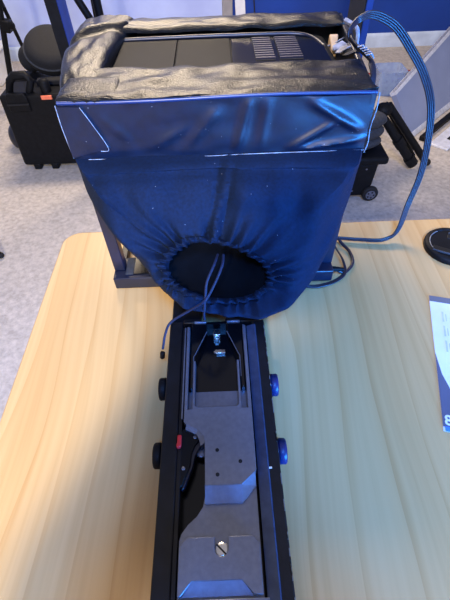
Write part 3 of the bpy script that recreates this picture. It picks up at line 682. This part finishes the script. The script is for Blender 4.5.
# slat-like uprights of two stands
def upright(name, x0, x1, y0, y1, label, m, xb):
    t = thing(name, ((x0+x1)/2, (y0+y1)/2, 0), label, 'stand')
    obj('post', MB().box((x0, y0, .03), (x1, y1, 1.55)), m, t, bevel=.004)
    obj('base_plate', MB().box((min(x0, xb), y0-.06, .0), (max(x1, xb), y1+.06, .03)), 'black', t, bevel=.005)
    return t
upl = upright('upright_stand', -.654, -.606, 1.90, 2.02, 'tall dark metal upright with painted blue reflection between the hard case and the hood', 'blue_reflection', -.50)
obj('front_face', MB().box((-.653, 1.896, .04), (-.607, 1.8995, 1.54)), 'blackplastic', upl)
upr = upright('upright_stand', .647, .677, 2.03, 2.28, 'tall black metal upright with painted blue reflection right of the hood under the cable', 'blue_reflection', .58)
obj('side_face', MB().box((.6425, 2.035, .04), (.6468, 2.275, 1.54)), 'blackplastic', upr)
tr = thing('tripod', (-.68, 2.75, 0), 'black tripod with two crossing legs seen above the hood rear edge', 'tripod')
obj('leg', MB().tube([(-.835, 2.70, .86), (-.62, 2.70, .40), (-.45, 2.70, .014)], .021, 12), 'blackplastic', tr)
obj('leg', MB().tube([(-.655, 2.745, 1.0), (-.655, 2.745, .014)], .024, 12), 'blackplastic', tr)
obj('leg', MB().tube([(-.66, 2.79, 1.0), (-.80, 3.15, .014)], .018, 12), 'blackplastic', tr)
obj('head', MB().lathe([(.03, 0), (.045, .01), (.045, .05), (.03, .06)], (-.69, 2.745, .98), n=20), 'blackplastic', tr)

# ------------------------------------------------------------------ things on the floor, right
tc = thing('wheeled_case', (.6, 1.84, 0), 'black wheeled trolley case on the carpet behind the hood', 'case')
sidep = [(.38, .025), (.725, .025), (.738, .05), (.752, .085), (.758, .20), (.38, .20)]
obj('shell', MB().extr([(x, 1.705, z) for x, z in sidep], (0, .235, 0)), 'blackplastic', tc, bevel=.008)
obj('top_rim', MB().box((.37, 1.697, .197), (.800, 1.948, .236)), 'blackplastic', tc, bevel=.014, seg=3)
for y in (1.712, 1.933):
    wh = obj('wheel', MB().lathe([(.024, -.013), (.036, -.012), (.040, -.007), (.040, .007), (.036, .012), (.024, .013)], (.752, y-.012 if y < 1.8 else y, .0405), (0, -1, 0), n=32), 'slot', tc)
    obj('hub', MB().lathe([(.024, 0), (.024, .003), (.008, .004), (.008, .007), (.003, .0075)], (.752, y-.025 if y < 1.8 else y+.010, .0405), (0, -1, 0), n=24), 'alu', wh)
for a in range(5):
    c = V((.752, 1.6838, .0405)); d = V((math.cos(a*2*PI/5), 0, math.sin(a*2*PI/5)))
    obj('hub_hole', MB().lathe([(.0048, 0), (.0048, .0008)], c+d*.0155, (0, -1, 0), n=12), 'slot', wh if False else tc)
for x, z in ((.66, .055), (.705, .175)): obj('rivet', MB().lathe([(.005, 0), (.004, .002)], (x, 1.7052, z), (0, -1, 0), n=12), 'alu', tc)
sb = thing('soft_bag', (.58, 1.83, .236), 'charcoal rolled soft bag lying on the wheeled case', 'bag')
for z, rr, zz in ((.272, .034, 1), (.322, .045, 1), (.374, .04, 1)):
    obj('roll', ellipsoid(MB(), (.56, 1.80, z), .215, .085, rr, sq=.55, n=32), 'greycloth', sb)
fs_ = thing('folded_stand', (1.0, 2.0, 0), 'folded black tripod stand leaning beside the wheeled case', 'tripod')
obj('tube', MB().tube([(.848, 2.0, .345), (1.152, 2.0, .018)], .019, 12), 'blackplastic', fs_)
obj('tube', MB().tube([(.838, 1.975, .285), (1.055, 1.955, .036)], [.020, .024], 12), 'blackplastic', fs_)
obj('tube', MB().tube([(.852, 2.045, .33), (1.10, 2.07, .02)], .014, 12), 'blackplastic', fs_)
obj('hinge', ellipsoid(MB(), (.828, 1.995, .325), .042, .04, .032), 'blackplastic', fs_)
obj('rubber_foot', ellipsoid(MB(), (1.152, 2.0, .02), .024, .022, .02), 'slot', fs_)
obj('collar', MB().tube([(.93, 1.966, .181), (.965, 1.963, .141)], .0275, 12), 'blackplastic', fs_)
obj('collar', MB().tube([(1.02, 1.958, .078), (1.055, 1.954, .040)], .029, 12), 'blackplastic', fs_)
A = V((1.181, 2.307, 0)); B = V((1.92, 3.038, 0)); C_ = V((1.021, 2.370, .25)); E_ = V((1.863, 3.379, .452))
nrm = (B-A).cross(C_-A).normalized(); nrm = nrm if nrm.y > 0 else -nrm
sp_ = thing('silver_panel', A, 'large flat silver panel leaning beyond the folded stand at right', 'panel')
obj('board', MB().extr([A+V((0, 0, .002)), B+V((0, 0, .002)), E_, C_], nrm*.03), 'silver', sp_)
def along(p, q, t): return p.lerp(q, t)
obj('edge_strip', MB().extr([along(C_, A, .0)-nrm*.003, E_-nrm*.003, along(E_, B, .05)-nrm*.003, along(C_, A, .06)-nrm*.003], nrm*.036), 'silverlight', sp_)
obj('edge_strip', MB().extr([A-nrm*.003+V((0, 0, .002)), B-nrm*.003+V((0, 0, .002)), along(B, E_, .075)-nrm*.003, along(A, C_, .11)-nrm*.003], nrm*.036), 'silverlight', sp_)
bn = RZ(math.atan2(.731, .739))
def floor_bar(name, x, y, l, wdt, h, m, label, cat, z=0.0):
    c = V((x, y, z)); o = obj(name, MB().box((x-l/2, y-wdt/2, z), (x+l/2, y+wdt/2, z+h), bn), m, bevel=.006); return tag(o, label, cat)
floor_bar('black_bar', 1.42, 2.462, .56, .035, .03, 'blackplastic', 'long black bar lying along the foot of the silver panel', 'bar')
floor_bar('black_bar', 1.62, 2.585, .24, .06, .04, 'blackcloth', 'short thick black bar right of the long black bar', 'bar')
fb = thing('checker_board', (1.42, 2.33, 0), 'silver board with black patches flat on the carpet at right', 'board')
obj('board', MB().box((1.22, 2.29, .001), (1.70, 2.40, .014), bn), 'silverlight', fb, bevel=.003)
for k in range(3):
    c = V((1.46, 2.345, 0)) + bn @ V((-.10+.14*k, -.02+.035*(k % 2), 0))
    obj('black_patch', MB().box((c.x-.03, c.y-.02, .0142), (c.x+.03, c.y+.02, .0165), bn), 'slot', fb)
bi = thing('plastic_bin', (1.20, 2.98, 0), 'small clear plastic bin on the carpet behind the silver panel', 'bin')
obj('bin_wall', MB().loft([[V((x, y, z)) for x, y in rounded(1.13-e, 2.90-e, 1.29+e, 3.06+e, .03)] for z, e in ((.001, 0), (.15, .012), (.153, .016), (.156, .016), (.156, .010), (.15, .009), (.004, -.003))], True, True), 'bin', bi)
tag(obj('red_cable', MB().tube(spline([(1.10, 3.28, .006), (1.262, 3.303, .006), (1.392, 3.35, .006), (1.514, 3.317, .006), (1.75, 3.36, .006)], 8), .006, 8), 'redcable'), 'thin red cable lying on the carpet near the blue wall', 'cable')
tag(obj('white_card', MB().box((.165, WY-.012, .255), (.245, WY-.0005, .62), RY(-.06)), 'paper', bevel=.002), 'white card fixed to the blue wall beside the grey trim', 'card')
tag(obj('wall_cord', MB().tube(spline([(.29, WY-.006, .75), (.30, WY-.006, .5), (.325, WY-.006, .33), (.34, WY-.006, .10)], 8), .005, 8), 'cable'), 'thin dark cord hanging down the blue wall', 'cord')

# ------------------------------------------------------------------ the photographer, standing behind the camera
def skin_mesh(name, nodes, edges, m, parent, sub=2, root=0):
    base = BASE[parent.name]
    me = D.meshes.new(name); bm = bmesh.new(); sk = bm.verts.layers.skin.verify()
    vs = []
    for k, (p, r) in enumerate(nodes):
        v = bm.verts.new(V(p)-base); r2 = r if isinstance(r, tuple) else (r, r); v[sk].radius = r2; v[sk].use_root = (k == root); vs.append(v)
    for a, b in edges: bm.edges.new((vs[a], vs[b]))
    bm.to_mesh(me); bm.free()
    o = D.objects.new(name, me); COL.objects.link(o); o.parent = parent; BASE[o.name] = base; me.materials.append(M[m])
    sm = o.modifiers.new('skin', 'SKIN'); sm.use_smooth_shade = True
    ss = o.modifiers.new('subsurf', 'SUBSURF'); ss.levels = sub; ss.render_levels = sub
    return o
ph = thing('person', (0.03, -.62, 0), 'person in a grey-blue sweatshirt leaning over the table edge with a phone', 'person')
nodes = []; edges = []
def nd(p, r, prev=None):
    nodes.append((p, r)); k = len(nodes)-1
    if prev is not None: edges.append((prev, k))
    return k
PX = 0.03
pel = nd((PX, -.62, .95), (.15, .11)); ab = nd((PX, -.60, 1.12), (.14, .10), pel); ch = nd((PX, -.53, 1.32), (.16, .11), ab)
nk = nd((PX, -.44, 1.46), (.055, .055), ch); hd = nd((PX, -.39, 1.53), (.066, .075), nk); hd2 = nd((PX, -.36, 1.62), (.072, .088), hd); hd3 = nd((PX, -.355, 1.69), (.055, .065), hd2)
fwd = V((0, math.cos(pitch), -math.sin(pitch))); upv = V((0, math.sin(pitch), math.cos(pitch))); LENS = V((0, 0, 1.25))
def PH(a, b, c): return LENS + V((1, 0, 0))*a + upv*b + fwd*c       # across, up, toward the scene
for sx in (-1, 1):
    sh = nd((PX+sx*.145, -.50, 1.37), .06, ch); el = nd((sx*.23, -.36, 1.10), .043, sh); wr_ = nd(tuple(PH(sx*.095, -.155, -.05)), .026, el)
    pm = nd(tuple(PH(sx*.066, -.10, -.03)), (.018, .036), wr_)
    for q_, (up0, r) in enumerate(((-.055, .0085), (-.075, .0088), (-.095, .0085), (-.113, .0075))):
        k1 = nd(tuple(PH(sx*.056, up0, -.012)), r, pm); k2 = nd(tuple(PH(sx*.050, up0+.004, .004)), r*.95, k1); k3 = nd(tuple(PH(sx*.034, up0+.008, .010)), r*.85, k2)
    t1 = nd(tuple(PH(sx*.058, -.085, -.040)), .011, pm); t2 = nd(tuple(PH(sx*.042, -.068, -.034)), .010, t1); t3 = nd(tuple(PH(sx*.024, -.058, -.024)), .0085, t2)
    hp = nd((PX+sx*.10, -.62, .90), .09, pel); kn = nd((PX+sx*.12, -.60, .50), .058, hp); an = nd((PX+sx*.12, -.66, .09), .036, kn); ft = nd((PX+sx*.135, -.53, .035), (.035, .03), an)
bd = skin_mesh('body', nodes, edges, 'skin', ph)
def sub_skin(name, pts, m): 
    n_, e_ = [], []
    for p, r, pr in pts:
        n_.append((p, r)); 
        if pr is not None: e_.append((pr, len(n_)-1))
    return skin_mesh(name, n_, e_, m, ph)
L_ = [((PX, -.62, .93), (.168, .128), None), ((PX, -.60, 1.12), (.162, .122), 0), ((PX, -.53, 1.32), (.18, .13), 1), ((PX, -.47, 1.425), (.09, .08), 2)]
for sx in (-1, 1):
    n0 = len(L_); L_ += [((PX+sx*.15, -.50, 1.37), .075, 2), ((sx*.232, -.36, 1.10), .060, n0), (tuple(PH(sx*.108, -.175, -.058)), .040, n0+1)]
sub_skin('sweatshirt', L_, 'shirt')
T_ = [((PX, -.62, .955), (.165, .125), None)]
for sx in (-1, 1):
    n0 = len(T_); T_ += [((PX+sx*.10, -.62, .88), .105, 0), ((PX+sx*.12, -.60, .50), .075, n0), ((PX+sx*.12, -.655, .12), .055, n0+1)]
sub_skin('trousers', T_, 'trousers')
hm = MB(); ellipsoid(hm, (PX, -.385, 1.655), .088, .098, .098, RX(.35)); obj('hair', hm, 'hair', ph)
fc = MB(); fc.loft([[V((PX+.012*math.cos(a)*k, -.276+.018*(1-k), 1.60+.022*math.sin(a)*k)) for a in [2*PI*j/10 for j in range(10)]] for k in (1, .7, .3)], True, True)
obj('nose', fc, 'skin', ph)
for sx in (-1, 1):
    obj('eye', ellipsoid(MB(), (PX+sx*.032, -.283, 1.628), .013, .010, .009), 'white', ph)
    obj('ear', ellipsoid(MB(), (PX+sx*.078, -.375, 1.60), .012, .022, .032), 'skin', ph)
    obj('shoe', ellipsoid(MB(), (PX+sx*.135, -.58, .05), .048, .125, .05, sq=.7), 'slot', ph)
obj('mouth', ellipsoid(MB(), (PX, -.29, 1.565), .024, .008, .007), 'red', ph)
phn = MB(); pts8 = [PH(a, b, c) for c in (-.019, -.011) for a, b in ((-.036, -.132), (.036, -.132), (.036, .014), (-.036, .014))]
phn.hexa(pts8); tag(obj('phone', phn, 'gloss', bevel=.003), 'black smartphone held in both hands above the table', 'phone')
